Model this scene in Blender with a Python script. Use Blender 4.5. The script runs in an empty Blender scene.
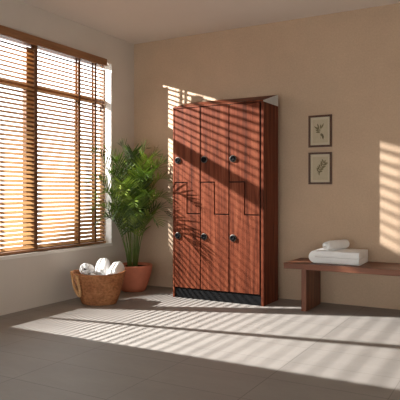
import bpy, bmesh, math, random
from mathutils import Vector, Matrix
C = bpy.context.scene.collection
S = bpy.context.scene
PI = math.pi
XL, YB, ZC = -3.958, 5.45, 2.813        # left wall plane, back wall plane, ceiling

# ------------------------------------------------------------------ materials
def lin(r, g, b):
    f = lambda c: (c/255/12.92) if c/255 <= .04045 else ((c/255+.055)/1.055)**2.4
    return (f(r), f(g), f(b), 1)

class NT:
    def __init__(s, name):
        s.m = bpy.data.materials.new(name); s.m.use_nodes = True
        s.t = s.m.node_tree; s.n = s.t.nodes; s.l = s.t.links
        s.bsdf = s.n['Principled BSDF']; s.out = s.n['Material Output']
        s.tc = s.n.new('ShaderNodeTexCoord')
    def new(s, kind, **kw):
        n = s.n.new('ShaderNode'+kind)
        for k, v in kw.items():
            if k in n.inputs: n.inputs[k].default_value = v
            else: setattr(n, k, v)
        return n
    def link(s, a, b): s.l.new(a, b)
    def coords(s, scale=(1, 1, 1), rot=(0, 0, 0), src='Object'):
        mp = s.new('Mapping'); mp.inputs['Scale'].default_value = scale; mp.inputs['Rotation'].default_value = rot
        s.link(s.tc.outputs[src], mp.inputs['Vector']); return mp.outputs['Vector']
    def noise(s, vec, scale, detail=4, rough=.55, dist=0):
        n = s.new('TexNoise'); n.inputs['Scale'].default_value = scale; n.inputs['Detail'].default_value = detail
        n.inputs['Roughness'].default_value = rough; n.inputs['Distortion'].default_value = dist
        s.link(vec, n.inputs['Vector']); return n.outputs['Fac']
    def ramp(s, fac, stops):
        r = s.new('ValToRGB'); e = r.color_ramp.elements
        while len(e) < len(stops): e.new(.5)
        for el, (p, c) in zip(e, stops): el.position = p; el.color = c
        s.link(fac, r.inputs['Fac']); return r.outputs['Color']
    def mix(s, fac, a, b, mode='MIX'):
        m = s.new('Mix', data_type='RGBA', blend_type=mode)
        for sock, v in ((m.inputs[0], fac), (m.inputs[6], a), (m.inputs[7], b)):
            if hasattr(v, 'links') or hasattr(v, 'is_linked'): s.link(v, sock)
            else: sock.default_value = v
        return m.outputs[2]
    def bump(s, h, strength, dist=.01):
        b = s.new('Bump'); b.inputs['Strength'].default_value = strength; b.inputs['Distance'].default_value = dist
        s.link(h, b.inputs['Height']); s.link(b.outputs['Normal'], s.bsdf.inputs['Normal'])
    def col(s, c):
        if hasattr(c, 'is_linked'): s.link(c, s.bsdf.inputs['Base Color'])
        else: s.bsdf.inputs['Base Color'].default_value = c
    def set(s, rough=.5, metal=0, spec=.5):
        s.bsdf.inputs['Roughness'].default_value = rough; s.bsdf.inputs['Metallic'].default_value = metal
        s.bsdf.inputs['Specular IOR Level'].default_value = spec
        return s.m

def scl(c, k): return (c[0]*k, c[1]*k, c[2]*k, 1)

def mat_plaster(name, c, var=.08, bump=.15, weave=False):
    t = NT(name); v = t.coords()
    n1 = t.noise(v, 1.7, 5, .6); n2 = t.noise(v, 60, 5, .65)
    a = t.ramp(n1, [(.3, scl(c, 1-var)), (.7, scl(c, 1+var))])
    if weave:
        w1 = t.noise(t.coords((25, 25, 260)), 1, 2); w2 = t.noise(t.coords((260, 260, 25)), 1, 2)
        f = t.new('Math', operation='ADD'); t.link(w1, f.inputs[0]); t.link(w2, f.inputs[1])
        g = t.ramp(f.outputs[0], [(.7, (.9, .9, .9, 1)), (1., (1.06, 1.06, 1.06, 1))]) if False else t.ramp(n2, [(.3, (.88, .88, .88, 1)), (.7, (1, 1, 1, 1))])
        a = t.mix(1, a, g, 'MULTIPLY'); t.bump(f.outputs[0], bump, .004)
    else:
        t.bump(n2, bump, .003)
    t.col(a); return t.set(.88, 0, .2)

def mat_wood(name, dark, mid, light, scale=1.0, rough=.42, axis='Z', spec=.4):
    t = NT(name)
    sc = {'Z': (22, 22, 1.1), 'X': (1.1, 22, 22), 'Y': (22, 1.1, 22)}[axis]
    fine = {'Z': (160, 160, 5), 'X': (5, 160, 160), 'Y': (160, 5, 160)}[axis]
    v = t.coords(tuple(s*scale for s in sc)); n1 = t.noise(v, 1, 5, .6, .6)
    n2 = t.noise(t.coords(tuple(s*scale for s in fine)), 1, 3, .6)
    a = t.ramp(n1, [(.28, dark), (.5, mid), (.74, light)])
    g = t.ramp(n2, [(.3, (.72, .72, .72, 1)), (.65, (1, 1, 1, 1))])
    t.col(t.mix(.8, a, g, 'MULTIPLY')); t.bump(n2, .06, .002)
    return t.set(rough, 0, spec)

def mat_plain(name, c, rough=.5, metal=0, spec=.5, var=.06, nscale=30, bump=.03):
    t = NT(name); v = t.coords(); n = t.noise(v, nscale, 4)
    t.col(t.ramp(n, [(.3, scl(c, 1-var)), (.7, scl(c, 1+var))])); t.bump(n, bump, .002)
    return t.set(rough, metal, spec)

def mat_floor():
    t = NT('floor_tile'); v = t.coords()
    c = lin(149, 143, 137)
    n1 = t.noise(t.coords((1.2, 3, 1)), 1.6, 6, .62, .4); n2 = t.noise(t.coords((14, 50, 1)), 1, 4, .6)
    a = t.ramp(n1, [(.3, scl(c, .93)), (.7, scl(c, 1.05))])
    a = t.mix(.5, a, t.ramp(n2, [(.3, (.9, .9, .9, 1)), (.7, (1, 1, 1, 1))]), 'MULTIPLY')
    sep = t.new('SeparateXYZ'); t.link(v, sep.inputs[0])
    def grout(sock, off, pitch, w):
        ad = t.new('Math', operation='ADD'); t.link(sock, ad.inputs[0]); ad.inputs[1].default_value = off+20*pitch
        md = t.new('Math', operation='MODULO'); t.link(ad.outputs[0], md.inputs[0]); md.inputs[1].default_value = pitch
        lt = t.new('Math', operation='LESS_THAN'); t.link(md.outputs[0], lt.inputs[0]); lt.inputs[1].default_value = w
        return lt.outputs[0]
    gy = grout(sep.outputs['Y'], -3.073, .73, .005); gx = grout(sep.outputs['X'], 1.285, 1.28, .005)
    gy2 = grout(sep.outputs['Y'], -2.708, .73, .004)
    gx2 = grout(sep.outputs['X'], 1.885, 1.28, .0035)
    mx = t.new('Math', operation='MAXIMUM'); t.link(gx, mx.inputs[0]); t.link(gy, mx.inputs[1])
    m2 = t.new('Math', operation='MAXIMUM'); t.link(gy2, m2.inputs[0]); t.link(gx2, m2.inputs[1])
    m3 = t.new('Math', operation='MAXIMUM'); t.link(mx.outputs[0], m3.inputs[0]); t.link(m2.outputs[0], m3.inputs[1])
    t.col(t.mix(m3.outputs[0], a, scl(c, .58)))
    inv = t.new('Math', operation='SUBTRACT'); inv.inputs[0].default_value = 1; t.link(m3.outputs[0], inv.inputs[1])
    t.bump(inv.outputs[0], .3, .002)
    return t.set(.55, 0, .35)

def mat_terry():
    t = NT('white_terry'); v = t.coords(); n = t.noise(v, 190, 4, .7); n1 = t.noise(v, 14, 3)
    c = (.9, .895, .88, 1)
    t.col(t.ramp(n1, [(.3, scl(c, .95)), (.7, c)])); t.bump(n, .5, .004)
    t.bsdf.inputs['Sheen Weight'].default_value = .2
    return t.set(.95, 0, .1)

def mat_wicker():
    t = NT('wicker'); v = t.coords()
    w = t.noise(t.coords((40, 40, 55)), 1, 3, .6); n = t.noise(v, 6, 4)
    base = t.ramp(n, [(.3, lin(158, 100, 62)), (.7, lin(188, 130, 86))])
    g = t.ramp(w, [(.34, (.5, .46, .42, 1)), (.62, (1, 1, 1, 1))])
    t.col(t.mix(.85, base, g, 'MULTIPLY')); t.bump(w, .6, .006)
    return t.set(.7, 0, .3)

def mat_leaf():
    t = NT('palm_leaf'); v = t.coords(); n = t.noise(v, 9, 3)
    oi = t.new('ObjectInfo'); ad = t.new('Math', operation='MULTIPLY_ADD'); t.link(oi.outputs['Random'], ad.inputs[0]); ad.inputs[1].default_value = .5; ad.inputs[2].default_value = -.22
    sm = t.new('Math', operation='ADD'); t.link(n, sm.inputs[0]); t.link(ad.outputs[0], sm.inputs[1])     # every frond has its own age and green
    t.col(t.ramp(sm.outputs[0], [(.28, lin(30, 46, 12)), (.54, lin(64, 86, 24)), (.8, lin(130, 142, 54))]))
    tr = t.new('BsdfTranslucent'); tr.inputs['Color'].default_value = lin(128, 168, 48)
    mx = t.new('MixShader'); mx.inputs[0].default_value = .12
    t.set(.42, 0, .5)
    t.link(t.bsdf.outputs[0], mx.inputs[1]); t.link(tr.outputs[0], mx.inputs[2]); t.link(mx.outputs[0], t.out.inputs['Surface'])
    return t.m

def mat_glass():
    t = NT('window_glass'); t.n.remove(t.bsdf)
    tr = t.new('BsdfTransparent'); gl = t.new('BsdfGlossy'); gl.inputs['Roughness'].default_value = .02
    fr = t.new('Fresnel'); fr.inputs['IOR'].default_value = 1.2
    mx = t.new('MixShader'); t.link(fr.outputs[0], mx.inputs[0])
    t.link(tr.outputs[0], mx.inputs[1]); t.link(gl.outputs[0], mx.inputs[2]); t.link(mx.outputs[0], t.out.inputs['Surface'])
    return t.m

M = dict(
    back=mat_plaster('back_wall_plaster', lin(205, 177, 150), .07, .3, True),
    left=mat_plaster('left_wall_paint', lin(216, 207, 196), .03, .1),
    ceil=mat_plaster('ceiling_paint', lin(228, 217, 207), .02, .05),
    reveal=mat_plain('white_paint', lin(236, 230, 222), .6, 0, .3, .02, 20, .02),
    floor=mat_floor(),
    locker=mat_wood('mahogany_laminate', lin(56, 29, 20), lin(112, 57, 38), lin(142, 82, 58), 1, .5, 'Z', .08),
    bench=mat_wood('bench_wood', lin(80, 46, 30), lin(118, 70, 47), lin(138, 86, 59), 1, .45, 'X'),
    benchleg=mat_wood('bench_leg_wood', lin(80, 46, 30), lin(118, 70, 47), lin(138, 86, 59), 1, .45, 'Z'),
    blind=mat_wood('blind_wood', lin(170, 124, 76), lin(198, 152, 100), lin(214, 172, 118), 1, .5, 'Y'),
    winwood=mat_wood('window_frame_wood', lin(84, 56, 38), lin(110, 74, 50), lin(126, 88, 60), 1, .5, 'Z'),
    valance=mat_wood('valance_wood', lin(128, 88, 58), lin(156, 110, 74), lin(172, 124, 86), 1, .5, 'Y'),
    tape=mat_plain('ladder_tape', lin(112, 76, 50), .8, 0, .2, .1, 90, .1),
    black=mat_plain('black_plinth', (.006, .006, .0065, 1), .8, 0, .12),
    gap=mat_plain('dark_carcass', (.02, .012, .01, 1), .8, 0, .2),
    knob=mat_plain('black_knob', (.006, .006, .0065, 1), .7, 0, .06),
    chrome=mat_plain('dark_chrome', (.10, .085, .072, 1), .45, .4, .4),
    metal=mat_plain('brushed_grey_metal', (.60, .61, .60, 1), .55, .0, .5),
    terra=mat_plain('terracotta', lin(206, 126, 98), .75, 0, .3, .07, 12, .08),
    soil=mat_plain('potting_soil', lin(52, 38, 28), .95, 0, .1, .4, 60, .8),
    leaf=mat_leaf(),
    stem=mat_plain('palm_stem', lin(92, 112, 48), .5, 0, .4, .25, 14, .1),
    wicker=mat_wicker(),
    rope=mat_plain('rope', lin(206, 162, 116), .8, 0, .2, .15, 90, .5),
    terry=mat_terry(),
    frame=mat_wood('picture_frame_wood', lin(64, 36, 22), lin(88, 52, 32), lin(104, 64, 40), 2, .4),
    paper=mat_plain('print_paper', lin(196, 180, 152), .8, 0, .2, .04, 40, .02),
    mount=mat_plain('mount_card', lin(206, 192, 166), .85, 0, .2, .02, 40, .02),
    ink=mat_plain('botanical_ink', lin(126, 114, 86), .9, 0, .1, .25, 120, .02),
    glass=mat_glass(),
)

# ------------------------------------------------------------------ helpers
def obj(name, bm, m, parent=None, smooth=False, bevel=0, segs=2):
    me = bpy.data.meshes.new(name)
    bmesh.ops.recalc_face_normals(bm, faces=bm.faces[:])
    bm.to_mesh(me); bm.free()
    if smooth:
        for p in me.polygons: p.use_smooth = True
    o = bpy.data.objects.new(name, me); C.objects.link(o)
    me.materials.append(m)
    if parent: o.parent = parent
    if bevel:
        b = o.modifiers.new('bevel', 'BEVEL'); b.width = bevel; b.segments = segs; b.limit_method = 'ANGLE'; b.angle_limit = .6
    return o

def tag(o, label=None, cat=None, group=None, kind=None):
    for k, v in (('label', label), ('category', cat), ('group', group), ('kind', kind)):
        if v: o[k] = v
    return o

def thing(name, label, cat, loc, rz=0, group=None, kind=None):
    o = bpy.data.objects.new(name, None); C.objects.link(o); o.empty_display_size = .1
    o.location = loc; o.rotation_euler = (0, 0, rz)
    return tag(o, label, cat, group, kind)

def box(bm, x0, x1, y0, y1, z0, z1):
    v = [bm.verts.new((x, y, z)) for x in (x0, x1) for y in (y0, y1) for z in (z0, z1)]
    for f in ((0, 1, 3, 2), (4, 6, 7, 5), (0, 4, 5, 1), (2, 3, 7, 6), (0, 2, 6, 4), (1, 5, 7, 3)):
        bm.faces.new([v[i] for i in f])
    return bm
def B(*a): return box(bmesh.new(), *a)

def prism(bm, poly, y0, y1, axis='Y'):
    def P(a, b, c): return (a, c, b) if axis == 'Y' else (c, a, b)
    A = [bm.verts.new(P(a, b, y0)) for a, b in poly]; D = [bm.verts.new(P(a, b, y1)) for a, b in poly]
    bm.faces.new(A); bm.faces.new(D[::-1]); n = len(poly)
    for i in range(n): bm.faces.new((A[i], A[(i+1) % n], D[(i+1) % n], D[i]))
    return bm

def lathe(bm, prof, n=48, sx=1, sy=1, cx=0, cy=0, close=False):
    rings = []
    for r, z in prof:
        if r < 1e-5: rings.append([bm.verts.new((cx, cy, z))]); continue
        rings.append([bm.verts.new((cx+r*sx*math.cos(2*PI*i/n), cy+r*sy*math.sin(2*PI*i/n), z)) for i in range(n)])
    for a, b in zip(rings, rings[1:]):
        for i in range(n):
            j = (i+1) % n
            if len(a) == 1: bm.faces.new((a[0], b[j], b[i]))
            elif len(b) == 1: bm.faces.new((a[i], a[j], b[0]))
            else: bm.faces.new((a[i], a[j], b[j], b[i]))
    return bm

def tube(bm, pts, rad, n=8, caps=True):
    pts = [Vector(p) for p in pts]; rs = rad if isinstance(rad, (list, tuple)) else [rad]*len(pts)
    up = Vector((0, 0, 1)); rings = []; prev = None
    for i, p in enumerate(pts):
        t = (pts[min(i+1, len(pts)-1)]-pts[max(i-1, 0)]).normalized()
        s = t.cross(up) if prev is None else prev-t*prev.dot(t)
        if s.length < 1e-4: s = t.cross(Vector((1, 0, 0)))
        s.normalize(); prev = s; q = t.cross(s)
        rings.append([bm.verts.new(p+(s*math.cos(2*PI*k/n)+q*math.sin(2*PI*k/n))*rs[i]) for k in range(n)])
    for a, b in zip(rings, rings[1:]):
        for k in range(n): bm.faces.new((a[k], a[(k+1) % n], b[(k+1) % n], b[k]))
    if caps: bm.faces.new(rings[0][::-1]); bm.faces.new(rings[-1])
    return bm

# ------------------------------------------------------------------ the room
WY0, WY1, WZ0, WZ1 = 3.2, 5.032, .515, 2.50      # window opening
XO = XL-.2                                        # outer face of the left wall
YR, XR = -2.2, 1.9
tag(obj('floor', B(XO, XR+.2, YR, YB+.2, -.1, 0), M['floor']), kind='structure')
tag(obj('ceiling', B(XO, XR+.2, YR, YB+.2, ZC, ZC+.1), M['ceil']), kind='structure')
tag(obj('wall_back', B(XL, XR, YB, YB+.2, 0, ZC), M['back']), kind='structure')
bm = bmesh.new()
box(bm, XO, XL, YR, WY0, 0, ZC); box(bm, XO, XL, WY1, YB+.2, 0, ZC)
box(bm, XO, XL, WY0, WY1, 0, WZ0-.03); box(bm, XO, XL, WY0, WY1, WZ1, ZC)
tag(obj('wall_left', bm, M['left']), kind='structure')
tag(obj('sky_block_right', B(XR, XR+.2, YR, YB+.2, 0, ZC), M['left']), kind='structure')  # out of view, added to block sky light from the right
tag(obj('sky_block_front', B(XO, XR+.2, YR-.2, YR, 1.75, ZC+.1), M['left']), kind='structure')     # open below; unseen upper wall behind the viewer, added to cut sky light

# the window: frame, mullions, transom, sill, panes
win = thing('window_1', 'tall wood framed window with white sill in the left wall', 'window', (XO, (WY0+WY1)/2, WZ0), kind='structure')
y0, y1, H = WY0-(WY0+WY1)/2, WY1-(WY0+WY1)/2, WZ1-WZ0
yc = (WY0+WY1)/2
FX0, FX1 = .05, .10                               # frame depth, measured in from the outer face
bm = bmesh.new()
box(bm, FX0, FX1, y0, y1, 0, .05); box(bm, FX0, FX1, y0, y1, H-.03, H)
box(bm, FX0, FX1, y0, y0+.03, .05, H-.05); box(bm, FX0, FX1, y1-.02, y1, .05, H-.05)
obj('window_frame', bm, M['winwood'], win)
MUL = [(3.52, .014), (3.92, .046), (4.61, .022), (4.876, .006)]
ZT = 2.06-WZ0+.02
for Y, hw in MUL:
    obj('mullion', B(FX0, FX1, Y-yc-hw, Y-yc+hw, .05, H-.05), M['winwood'], win)
edges = [(y0+.03, 0)]+[(Y-yc, hw) for Y, hw in MUL]+[(y1-.02, 0)]
for (a, wa), (b, wb) in zip(edges, edges[1:]):
    a += wa; b -= wb
    obj('transom', B(FX0+.002, FX1-.002, a, b, ZT-.03, ZT+.03), M['winwood'], win)
    obj('pane', B(FX0+.02, FX0+.024, a, b, .05, ZT-.03), M['glass'], win)
    obj('pane', B(FX0+.02, FX0+.024, a, b, ZT+.03, H-.05), M['glass'], win)
obj('window_sill', B(.0, .2+.012, y0, y1, -.03, 0), M['reveal'], win)
bm = bmesh.new()                                  # white plaster lining of the reveal
box(bm, FX1, .2, y1, y1-.004, 0, H); box(bm, FX1, .2, y0, y0+.004, 0, H); box(bm, FX1, .2, y0+.004, y1-.004, H-.004, H)
obj('reveal_lining', bm, M['reveal'], win)

# venetian blind hung inside the reveal
BY0, BY1 = WY0+.02, 4.955
bl = thing('venetian_blind', 'wooden slatted venetian blind hung in the left window', 'blind', (XL-.045, (BY0+BY1)/2, WZ0+.002))
byc = (BY0+BY1)/2; h0, h1 = BY0-byc, BY1-byc; ztop = WZ1-WZ0-.008
obj('valance', B(.0465, .075, h0-.012, h1-.04, 2.448-WZ0, 2.526-WZ0), M['valance'], bl, bevel=.003)
obj('head_rail', B(-.03, .025, h0, h1, ztop-.028, ztop), M['winwood'], bl)
PITCH, SW, TILT = .041, .0455, math.radians(35)
bm = bmesh.new(); z = .05
SL = []
while z < ztop-.045:
    c, s = math.cos(TILT)*SW/2, math.sin(TILT)*SW/2
    nx, nz = math.sin(TILT)*.0014, math.cos(TILT)*.0014
    prism(bm, [(-c-nx, z+s-nz), (c-nx, z-s-nz), (c+nx, z-s+nz), (-c+nx, z+s+nz)], h0, h1, 'Y'); SL.append(z)
    z += PITCH
obj('slats', bm, M['blind'], bl)
obj('bottom_rail', B(-.026, .026, h0, h1, .004, .024), M['valance'], bl, bevel=.003)
for Y, hw in ((3.92, .02), (4.527, .014), (4.785, .013)):
    for dx in (-.021, .021):
        obj('ladder_tape', B(dx-.0008, dx+.0008, Y-byc-hw, Y-byc+hw, .024, ztop-.028), M['tape'], bl)
for k, (dy, zl) in enumerate(((4.855, 1.50), (4.885, 1.53))):
    bm = bmesh.new(); tube(bm, [(.032, dy-byc, ztop-.03), (.033, dy-byc, zl)], .0016, 6)
    cd = obj('pull_cord', bm, M['tape'], bl)
    bm = bmesh.new(); lathe(bm, [(0, zl), (.005, zl-.003), (.008, zl-.03), (.011, zl-.05), (.008, zl-.062), (0, zl-.064)], 12, 1, 1, .033, dy-byc)
    obj('tassel', bm, M['winwood'], cd, True)

# ------------------------------------------------------------------ the locker
LX0, LX1, LY0, LY1 = -3.122, -2.114, 4.975, 5.345
lk = thing('locker', 'tall reddish mahogany locker with six interlocking stepped doors against the back wall', 'locker', ((LX0+LX1)/2, (LY0+LY1)/2, 0))
ox, oy = (LX0+LX1)/2, (LY0+LY1)/2
X0, X1, Y0, Y1 = LX0-ox, LX1-ox, LY0-oy, LY1-oy
ZTOP = 1.935
for a, b in ((X0, X0+.018), (X1-.025, X1)):
    obj('side_panel', B(a, b, Y0, Y1, 0, ZTOP), M['locker'], lk, bevel=.0015)
obj('back_panel', B(X0+.018, X1-.025, Y1-.015, Y1, .1, ZTOP), M['gap'], lk)
obj('carcass', B(X0+.018, X1-.025, Y0+.024, Y1-.015, .1, ZTOP-.002), M['gap'], lk)
obj('toe_kick', B(X0+.018, X1-.025, Y0+.012, Y0+.03, 0, .1), M['black'], lk)
# sloped top: a wooden sloping board on grey end caps
ZB = 2.047
bm = bmesh.new(); prism(bm, [(Y0-.004, ZTOP+.001), (Y0-.004, ZTOP+.014), (Y1-.02, ZB), (Y1, ZB), (Y1, ZB-.014), (Y0+.04, ZTOP+.001)], X0, X1-.004, 'X')
obj('sloping_top', bm, M['locker'], lk)
for a, b in ((X1-.0035, X1), (X0+.001, X0+.0035)):
    bm = bmesh.new(); prism(bm, [(Y0+.0, ZTOP+.001), (Y1, ZTOP+.001), (Y1, ZB), (Y1-.02, ZB), (Y0, ZTOP+.012)], a, b, 'X')
    e = obj('end_cap', bm, M['metal'], lk)
    e['label'] = 'grey metal triangular end cap'
GAP = .0055
cols = [X0+.018, -2.798-ox, -2.478-ox, X1-.036]
for i in range(3):
    a, b = cols[i]+GAP, cols[i+1]-GAP; m = (a+b)/2+(-.002, .0, .004)[i]
    zh, zl = 1.177, .861
    up = [(a, zh+GAP), (m+GAP, zh+GAP), (m+GAP, zl+GAP), (b, zl+GAP), (b, ZTOP-.006), (a, ZTOP-.006)]
    lo = [(a, .108), (b, .108), (b, zl-GAP), (m-GAP, zl-GAP), (m-GAP, zh-GAP), (a, zh-GAP)]
    for nm, poly, kz in (('upper_door', up, 1.403), ('lower_door', lo, .634)):
        bm = bmesh.new(); prism(bm, poly, Y0, Y0+.019)
        d = obj(nm, bm, M['locker'], lk, bevel=.002)
        kx = a+.040
        def disc(name, prof, mt, par):
            bm = bmesh.new(); lathe(bm, prof, 28)
            bmesh.ops.rotate(bm, verts=bm.verts[:], cent=(0, 0, 0), matrix=Matrix.Rotation(PI/2, 3, 'X'))
            bmesh.ops.translate(bm, verts=bm.verts[:], vec=(kx, Y0, kz))
            return obj(name, bm, mt, par, True)
        disc('lock_ring', [(0, -.001), (.033, -.001), (.035, .002), (.035, .008), (.032, .011), (.0, .011)], M['chrome'], d)
        k = disc('lock_knob', [(0, .010), (.028, .010), (.0285, .014), (.027, .019), (.024, .021), (.009, .021), (.007, .018), (0, .018)], M['knob'], d)

# ------------------------------------------------------------------ potted palm
rnd = random.Random(7)
PX, PY = -3.700, 5.085
pl = thing('potted_palm', 'tall feathery green palm in a terracotta pot in the room corner', 'plant', (PX, PY, 0))
bm = bmesh.new()
lathe(bm, [(0, 0), (.108, 0), (.122, .008), (.142, .06), (.166, .14), (.184, .21), (.192, .262), (.195, .272), (.195, .282), (.189, .287), (.178, .286), (.174, .276), (.170, .23), (0, .225)], 56, 1.07, 1.07)
obj('pot', bm, M['terra'], pl, True)
bm = bmesh.new(); bmesh.ops.create_grid(bm, x_segments=1, y_segments=1, size=.01); bm.clear()
lathe(bm, [(0, .262), (.06, .266), (.12, .258), (.172, .255), (.168, .236), (0, .236)], 40, 1.06, 1.06)
for v in bm.verts: v.co.z += rnd.uniform(-.005, .005)
obj('soil', bm, M['soil'], pl)

def clampw(p):
    x, y = p.x+PX, p.y+PY
    lx, ly = XL+.02, YB-.02
    if x < lx+.10: x = lx+.10-.10*(1-math.exp(-(lx+.10-x)/.10))
    if y > ly-.10: y = ly-.10+.10*(1-math.exp(-(y-ly+.10)/.10))
    return Vector((x-PX, y-PY, p.z))

RV = Vector((math.cos(math.atan(321/570)), math.sin(math.atan(321/570)), 0))      # along the room's diagonal
FV = Vector((-RV.y, RV.x, 0))
def frond(base, tip, mid1, mid2, stemfrac, leaf):
    # rachis: a cubic curve that starts nearly upright and bends outwards
    n = 26; P = [Vector(q) for q in (base, mid1, mid2, tip)]; pts = []
    for i in range(n+1):
        u = i/n; v = 1-u
        pts.append(P[0]*v**3+P[1]*3*v*v*u+P[2]*3*v*u*u+P[3]*u**3)
    az = math.atan2(tip[1]-base[1], tip[0]-base[0])
    pts = [clampw(q) if q.z > .33 else q for q in pts]
    bm = bmesh.new(); tube(bm, pts, [.0046*(1-.8*i/n)+.0006 for i in range(n+1)], 6)
    st = obj('frond_stalk', bm, M['stem'], pl, True)
    bm = bmesh.new()
    side = Vector((-math.sin(az), math.cos(az), 0))
    m = 20
    for k in range(m):
        u = stemfrac+(1-stemfrac)*(k+.5)/m
        f = u*n; i = min(int(f), n-1); q = pts[i].lerp(pts[i+1], f-i)
        t = (pts[i+1]-pts[i]).normalized(); nrm = side.cross(t).normalized()
        if nrm.z < 0: nrm = -nrm
        w = (k+.5)/m
        L = leaf*(.55+.45*math.sin(PI*min(1, w*1.25+.12)) if w < .72 else (1-w)/.28*.62+.3)
        for sgn in (-1, 1):
            a = math.radians(58-28*w+rnd.uniform(-6, 6))
            d = (t*math.cos(a)+side*sgn*math.sin(a)+nrm*.34).normalized()
            dr = rnd.uniform(.0, .18)
            wid = .0105*(1-.35*w)
            wv = d.cross(nrm).normalized()
            prev = None
            for j in range(5):
                s = j/4; c = q+d*L*s+Vector((0, 0, -dr*L*s*s))
                ww = wid*(.35, .9, 1, .7, .06)[j]
                fold = nrm*ww*.35
                r = [bm.verts.new(clampw(c-wv*ww+fold)), bm.verts.new(clampw(c)), bm.verts.new(clampw(c+wv*ww+fold))]
                if prev:
                    bm.faces.new((prev[0], prev[1], r[1], r[0])); bm.faces.new((prev[1], prev[2], r[2], r[1]))
                prev = r
    obj('frond', bm, M['leaf'], st)

R = math.radians
# (sideways reach, reach into the room, tip height, arch)
specs = [(-.11, .04, 1.585, .0), (.14, -.02, 1.55, .03), (.02, .12, 1.50, .05), (.27, .0, 1.47, .10), (-.26, .14, 1.50, .07),
    (-.45, .27, 1.47, .15), (.37, .10, 1.38, .14), (.05, -.12, 1.44, .05), (.20, .30, 1.40, .10), (-.14, .32, 1.38, .12),
    (-.45, .30, 1.17, .22), (.40, .14, 1.18, .24), (-.20, .34, 1.24, .18), (.12, .38, 1.20, .18), (.30, .26, 1.30, .16),
    (-.02, .42, 1.06, .22), (-.28, .40, 1.02, .24), (.24, .40, 1.00, .24),
    (-.38, .30, .86, .26), (.39, .16, .96, .28), (.38, .12, .82, .28), (-.32, .26, .73, .28), (.10, .38, .84, .26), (-.14, .40, .82, .26),
    (.28, .28, .74, .27), (.22, .54, 1.22, .22), (-.06, .58, 1.12, .24), (.08, .56, .94, .26)]
for lat, dep, zt, arch in specs:
    d = RV*(lat*1.08-.02)-FV*dep
    b0 = Vector((d.x*.10+rnd.uniform(-.012, .012), d.y*.10+rnd.uniform(-.012, .012), .25))
    tip = d+Vector((0, 0, zt)); h = zt-.25
    m1 = b0+d*.10+Vector((0, 0, h*.5)); m2 = d*.50+Vector((0, 0, zt+arch))
    frond(b0, tip, m1, m2, .38, rnd.uniform(.20, .25))

# ------------------------------------------------------------------ basket with rolled towels
BX, BY, BA = -3.556, 4.33, R(29)
bk = thing('basket', 'oval woven wicker basket with rope handle on the floor below the window', 'basket', (BX, BY, 0), BA)
def brad(z):                                     # half-length at height z
    u = z/.29; return .156+.095*u**.75
prof = [(0, 0), (.152, 0)]
ROWS = 20
for i in range(ROWS):
    for j in range(4):
        z = .29*(i+j/4)/ROWS; prof.append((brad(z)+.004*math.sin(PI*j/4), z+.002))
prof += [(brad(.29), .292)]
for i in range(7): prof.append((brad(.29)-.004-.008*i/6, .292+.002*math.sin(PI*i/6)))
prof += [(brad(.2)-.014, .2), (brad(.1)-.014, .1), (brad(.02)-.014, .018), (0, .018)]
bm = bmesh.new(); n = 96; lathe(bm, prof, n, 1, .74)
def liprise(x): return .022*min(1.3, abs(x)/.25)**3
for v in bm.verts:
    u = max(0, v.co.z/.29); v.co.z += liprise(v.co.x)*u*u
    a = math.atan2(v.co.y/.74, v.co.x); k = 1+.008*math.sin(a*44+PI*int(v.co.z/.0145)); v.co.x *= k; v.co.y *= k
obj('body', bm, M['wicker'], bk, True)
bm = bmesh.new()
rim = []
for i in range(73):
    a = 2*PI*i/72; x = .249*math.cos(a); rim.append((x, .74*.249*math.sin(a), .292+liprise(x)))
tube(bm, rim, .009, 8, False); obj('rim', bm, M['wicker'], bk, True)
def rope(bm, path, r, turns):
    pts = [Vector(p) for p in path]
    for s in range(2):
        q = []
        for i, p in enumerate(pts):
            t = (pts[min(i+1, len(pts)-1)]-pts[max(i-1, 0)]).normalized(); a = t.cross(Vector((.3, .2, 1))).normalized(); b = t.cross(a)
            ph = 2*PI*turns*i/len(pts)+s*PI
            q.append(p+(a*math.cos(ph)+b*math.sin(ph))*r*.7)
        tube(bm, q, r, 7)
path = []
for i in range(61):                              # a loop hanging from two points of the rim at the left end
    u = i/60; a = R(180+46*u+18*math.sin(PI*u)); zz = .296-.21*math.sin(PI*u)**.7
    k = brad(max(0, min(.29, zz)))+.018+.012*math.sin(PI*u); path.append((k*math.cos(a), .74*k*math.sin(a)-.006, zz+.02*(1-u)))
bm = bmesh.new(); rope(bm, path, .0095, 11); obj('rope_handle', bm, M['rope'], bk, True)

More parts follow.
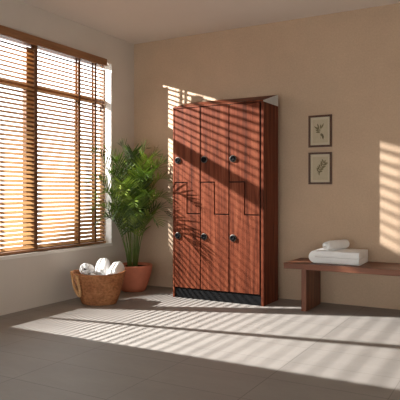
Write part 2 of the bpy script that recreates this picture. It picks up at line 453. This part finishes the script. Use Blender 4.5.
def roll_mesh(R_, L, turns=3.2, squash=1.0):
    # one spiral sheet of cloth, rolled about its own long (local Y) axis
    bm = bmesh.new(); N = int(turns*26); th = R_/(turns+.7); gap = th*.10
    ys = [-L/2, -L/2+.006, -L/2+.016, -L/2+.034, -L/4, 0, L/4, L/2-.034, L/2-.016, L/2-.006, L/2]
    ins = [.45, .15, .04, 0, 0, 0, 0, 0, .04, .15, .45]; shr = [.80, .90, .965, 1, 1, 1, 1, 1, .965, .90, .80]
    grid = []
    for k in range(N+1):
        a = 2*PI*turns*k/N; rc0 = th*.55+(R_-th*1.05)*k/N
        row = []
        for y, i_, sh in zip(ys, ins, shr):
            h = (th-gap)/2*(1-i_)*sh; rc = rc0*sh
            yo = y*(1+.012*math.sin(a*.5+1))+math.copysign(.03*(1-(rc0/R_)**2)*max(0, abs(y)/(L/2)*4-3), y)
            pin = bm.verts.new(((rc-h)*math.cos(a), yo, (rc-h)*math.sin(a)*squash)); pout = bm.verts.new(((rc+h)*math.cos(a), yo, (rc+h)*math.sin(a)*squash))
            row.append((pin, pout))
        grid.append(row)
    for k in range(N):
        for j in range(len(ys)-1):
            a, b, c, d = grid[k][j], grid[k][j+1], grid[k+1][j], grid[k+1][j+1]
            bm.faces.new((a[1], b[1], d[1], c[1])); bm.faces.new((a[0], c[0], d[0], b[0]))
        for j in (0, -1):
            a, c = grid[k][j], grid[k+1][j]; bm.faces.new((a[0], a[1], c[1], c[0]))
    for k in (0, N):
        for j in range(len(ys)-1):
            a, b = grid[k][j], grid[k][j+1]; bm.faces.new((a[0], b[0], b[1], a[1]))
    return bm

GT = 'rolled white towels in the wicker basket'
def roll(label, lat, dep, z, axis, R_, L, turns=3.2, group=GT):
    o = obj('rolled_towel', roll_mesh(R_, L, turns), M['terry'], None, True)
    ax = RV*axis[0]+FV*axis[1]+Vector((0, 0, axis[2]))
    o.location = Vector((BX, BY, z))+RV*lat+FV*dep; o.rotation_euler = ax.to_track_quat('Y', 'Z').to_euler()
    return tag(o, label, 'towel', group)
roll('leftmost rolled white towel in the wicker basket, its spiral end showing beside the rope handle', -.125, .05, .322, (.0, 1, -.2), .07, .22, 3.0)
roll('white towel roll standing tallest in the middle of the wicker basket', .0, .115, .320, (.02, .85, .4), .078, .22, 3.2)
roll('rightmost white towel roll leaning over the basket rim towards the pot', .148, .015, .302, (.12, .85, .34), .082, .20, 3.2)
roll('small low white towel roll at the basket front, mostly sunk between its neighbours', -.04, -.098, .279, (.0, 1, -.06), .041, .06, 2.6)

# ------------------------------------------------------------------ bench with towels
NX0, NX1, NY0, NY1, NZ = -1.897, -.42, 4.93, 5.40, .432
bn = thing('bench', 'low dark brown slab bench with panel legs along the back wall', 'bench', ((NX0+NX1)/2, (NY0+NY1)/2, 0))
hx, hy = (NX1-NX0)/2, (NY1-NY0)/2
obj('seat', B(-hx, hx, -hy, hy, NZ-.052, NZ), M['bench'], bn, bevel=.003)
for x in (-1.735-(NX0+NX1)/2, hx-.19):
    obj('leg', B(x, x+.048, -hy+.02, hy-.03, 0, NZ-.052), M['benchleg'], bn, bevel=.002)

# folded towel: one thick sheet doubled over, fold at the left
def fold_mesh(w, d, h):
    bm = bmesh.new(); prof = []
    t = h/2; n = 12; g = .0015
    # outline of a doubled sheet (U lying on its side, bend at -x)
    outer = [(w/2, 0), (-w/2+t, 0)]+[(-w/2+t-t*math.sin(PI*i/n)*1.0, t-t*math.cos(PI*i/n)) for i in range(1, n)]+[(-w/2+t, h), (w/2, h)]
    inner = [(w/2, t+g), (-w/2+t*1.05, t+g), (-w/2+t*1.0, t), (-w/2+t*1.05, t-g), (w/2, t-g)]
    poly = outer+inner
    ys = [(-d/2, .02), (-d/2+.012, 0), (-d/4, 0), (0, 0), (d/4, 0), (d/2-.012, 0), (d/2, .02)]
    cx, cz = 0, h/2; rows = []
    for y, s in ys:
        rows.append([bm.verts.new((cx+(a-cx)*(1-s*.5), y, cz+(b-cz)*(1-s*5)+.0)) for a, b in poly])
    N = len(poly)
    for a, b in zip(rows, rows[1:]):
        for i in range(N): bm.faces.new((a[i], a[(i+1) % N], b[(i+1) % N], b[i]))
    bm.faces.new(rows[0]); bm.faces.new(rows[-1][::-1])
    return bm
ft = obj('folded_towel', fold_mesh(.46, .34, .115), M['terry'], None, False, .012, 3)
for p in ft.data.polygons: p.use_smooth = True
ft.location = (-1.462, 5.19, NZ+.002)
tag(ft, 'thick white folded towel lying flat on the dark bench', 'towel')
rt = obj('rolled_towel', roll_mesh(.047, .30, 3.2), M['terry'], None, True)
rt.location = (-1.475, 5.165, NZ+.118+.047); rt.rotation_euler = (0, 0, R(-20))
tag(rt, 'rolled white towel lying on top of the folded towel on the bench', 'towel')

# ------------------------------------------------------------------ framed botanical prints
def print_frame(label, zc, seed, loose):
    W, Hh = .232, .312
    t = thing('framed_print', label, 'picture', (-1.713, YB, zc), 0, 'framed botanical prints')
    bw = .019; bm = bmesh.new()
    box(bm, -W/2, W/2, -.022, -.001, Hh/2-bw, Hh/2); box(bm, -W/2, W/2, -.022, -.001, -Hh/2, -Hh/2+bw)
    box(bm, -W/2, -W/2+bw, -.022, -.001, -Hh/2+bw, Hh/2-bw); box(bm, W/2-bw, W/2, -.022, -.001, -Hh/2+bw, Hh/2-bw)
    obj('frame', bm, M['frame'], t)
    obj('mount', B(-W/2+bw, W/2-bw, -.010, -.002, -Hh/2+bw, Hh/2-bw), M['mount'], t)
    obj('paper', B(-W/2+bw+.022, W/2-bw-.022, -.0112, -.0102, -Hh/2+bw+.024, Hh/2-bw-.024), M['paper'], t)
    r = random.Random(seed); bm = bmesh.new(); y = -.0118
    def leaf(x, z, a, L, w):
        pts = []
        for i in range(9):
            s = i/8; e = w*math.sin(PI*s)**.8
            pts.append((s*L, e))
        for i in range(7, 0, -1):
            s = i/8; pts.append((s*L, -w*math.sin(PI*s)**.8))
        ca, sa = math.cos(a), math.sin(a)
        prism(bm, [(x+ca*px-sa*pz, z+sa*px+ca*pz) for px, pz in pts], y, y+.0005)
    def twig(x, z, a, L):
        ca, sa = math.cos(a), math.sin(a); w = .0012
        prism(bm, [(x-sa*w, z+ca*w), (x+sa*w, z-ca*w), (x+ca*L+sa*w*.5, z+sa*L-ca*w*.5), (x+ca*L-sa*w*.5, z+sa*L+ca*w*.5)], y+.0001, y+.0006)
    if loose:
        twig(.005, -.075, R(97), .075)
        for a, L in ((62, .085), (80, .07), (108, .08), (138, .075)):
            twig(-.004, -.002, R(a), L*.7); leaf(-.004+math.cos(R(a))*L*.3, math.sin(R(a))*L*.3, R(a), L*.7, .007)
        for a, x, z in ((160, -.006, .0), (175, .0, -.012), (140, -.004, .012), (-50, .008, -.02), (-62, .016, -.03), (-40, .0, -.03), (-75, .02, -.04)):
            leaf(x, z, R(a), .045, .0075)
    else:
        twig(-.03, -.05, R(57), .13)
        for k in range(6):
            s = k/5; x, z = -.02+.055*s, -.035+.085*s
            leaf(x, z, R(57+48+r.uniform(-8, 8)), .045, .0075); leaf(x, z, R(57-52+r.uniform(-8, 8)), .045, .0075)
        leaf(.036, .05, R(57), .035, .006); leaf(-.015, -.03, R(-80), .04, .006); leaf(.0, -.02, R(250), .04, .006)
    obj('botanical_drawing', bm, M['ink'], t)
print_frame('upper brown framed botanical print of a loose leafy stem above the bench', 1.676, 3, True)
print_frame('lower brown framed botanical print of a slanting leafy sprig above the bench', 1.312, 5, False)

# ------------------------------------------------------------------ light
LAMP = Vector((-5.70, 3.22, 2.97))
ld = bpy.data.lights.new('low_sun', 'SPOT'); ld.energy = 9000; ld.color = (1, .985, .955); ld.shadow_soft_size = .017
ld.spot_size = R(115); ld.spot_blend = .1
lo = bpy.data.objects.new('low_sun', ld); C.objects.link(lo); lo.location = LAMP
lo.rotation_euler = (Vector((-3.6, 4.1, 1.2))-LAMP).to_track_quat('-Z', 'Y').to_euler()
ld.use_nodes = True
nt = ld.node_tree; em = nt.nodes['Emission']; fo = nt.nodes.new('ShaderNodeLightFalloff'); fo.inputs['Strength'].default_value = .088
nt.links.new(fo.outputs['Linear'], em.inputs['Strength'])

w = bpy.data.worlds.new('sky'); S.world = w; w.use_nodes = True
bg = w.node_tree.nodes['Background']; bg.inputs['Color'].default_value = (.95, .99, 1, 1); bg.inputs['Strength'].default_value = 3.6

# ------------------------------------------------------------------ camera
cam = bpy.data.cameras.new('camera'); co = bpy.data.objects.new('camera', cam); C.objects.link(co)
cam.sensor_fit = 'HORIZONTAL'; cam.sensor_width = 36; cam.lens = 36*570/400; cam.shift_y = -8/400
cam.clip_start = .05
co.location = (0, 0, 1.08); co.rotation_euler = (PI/2, 0, math.atan(321/570))
S.camera = co
vs = S.view_settings
vs.view_transform = 'Standard'; vs.look = 'None'; vs.gamma = 1; vs.use_curve_mapping = False; vs.exposure = 0
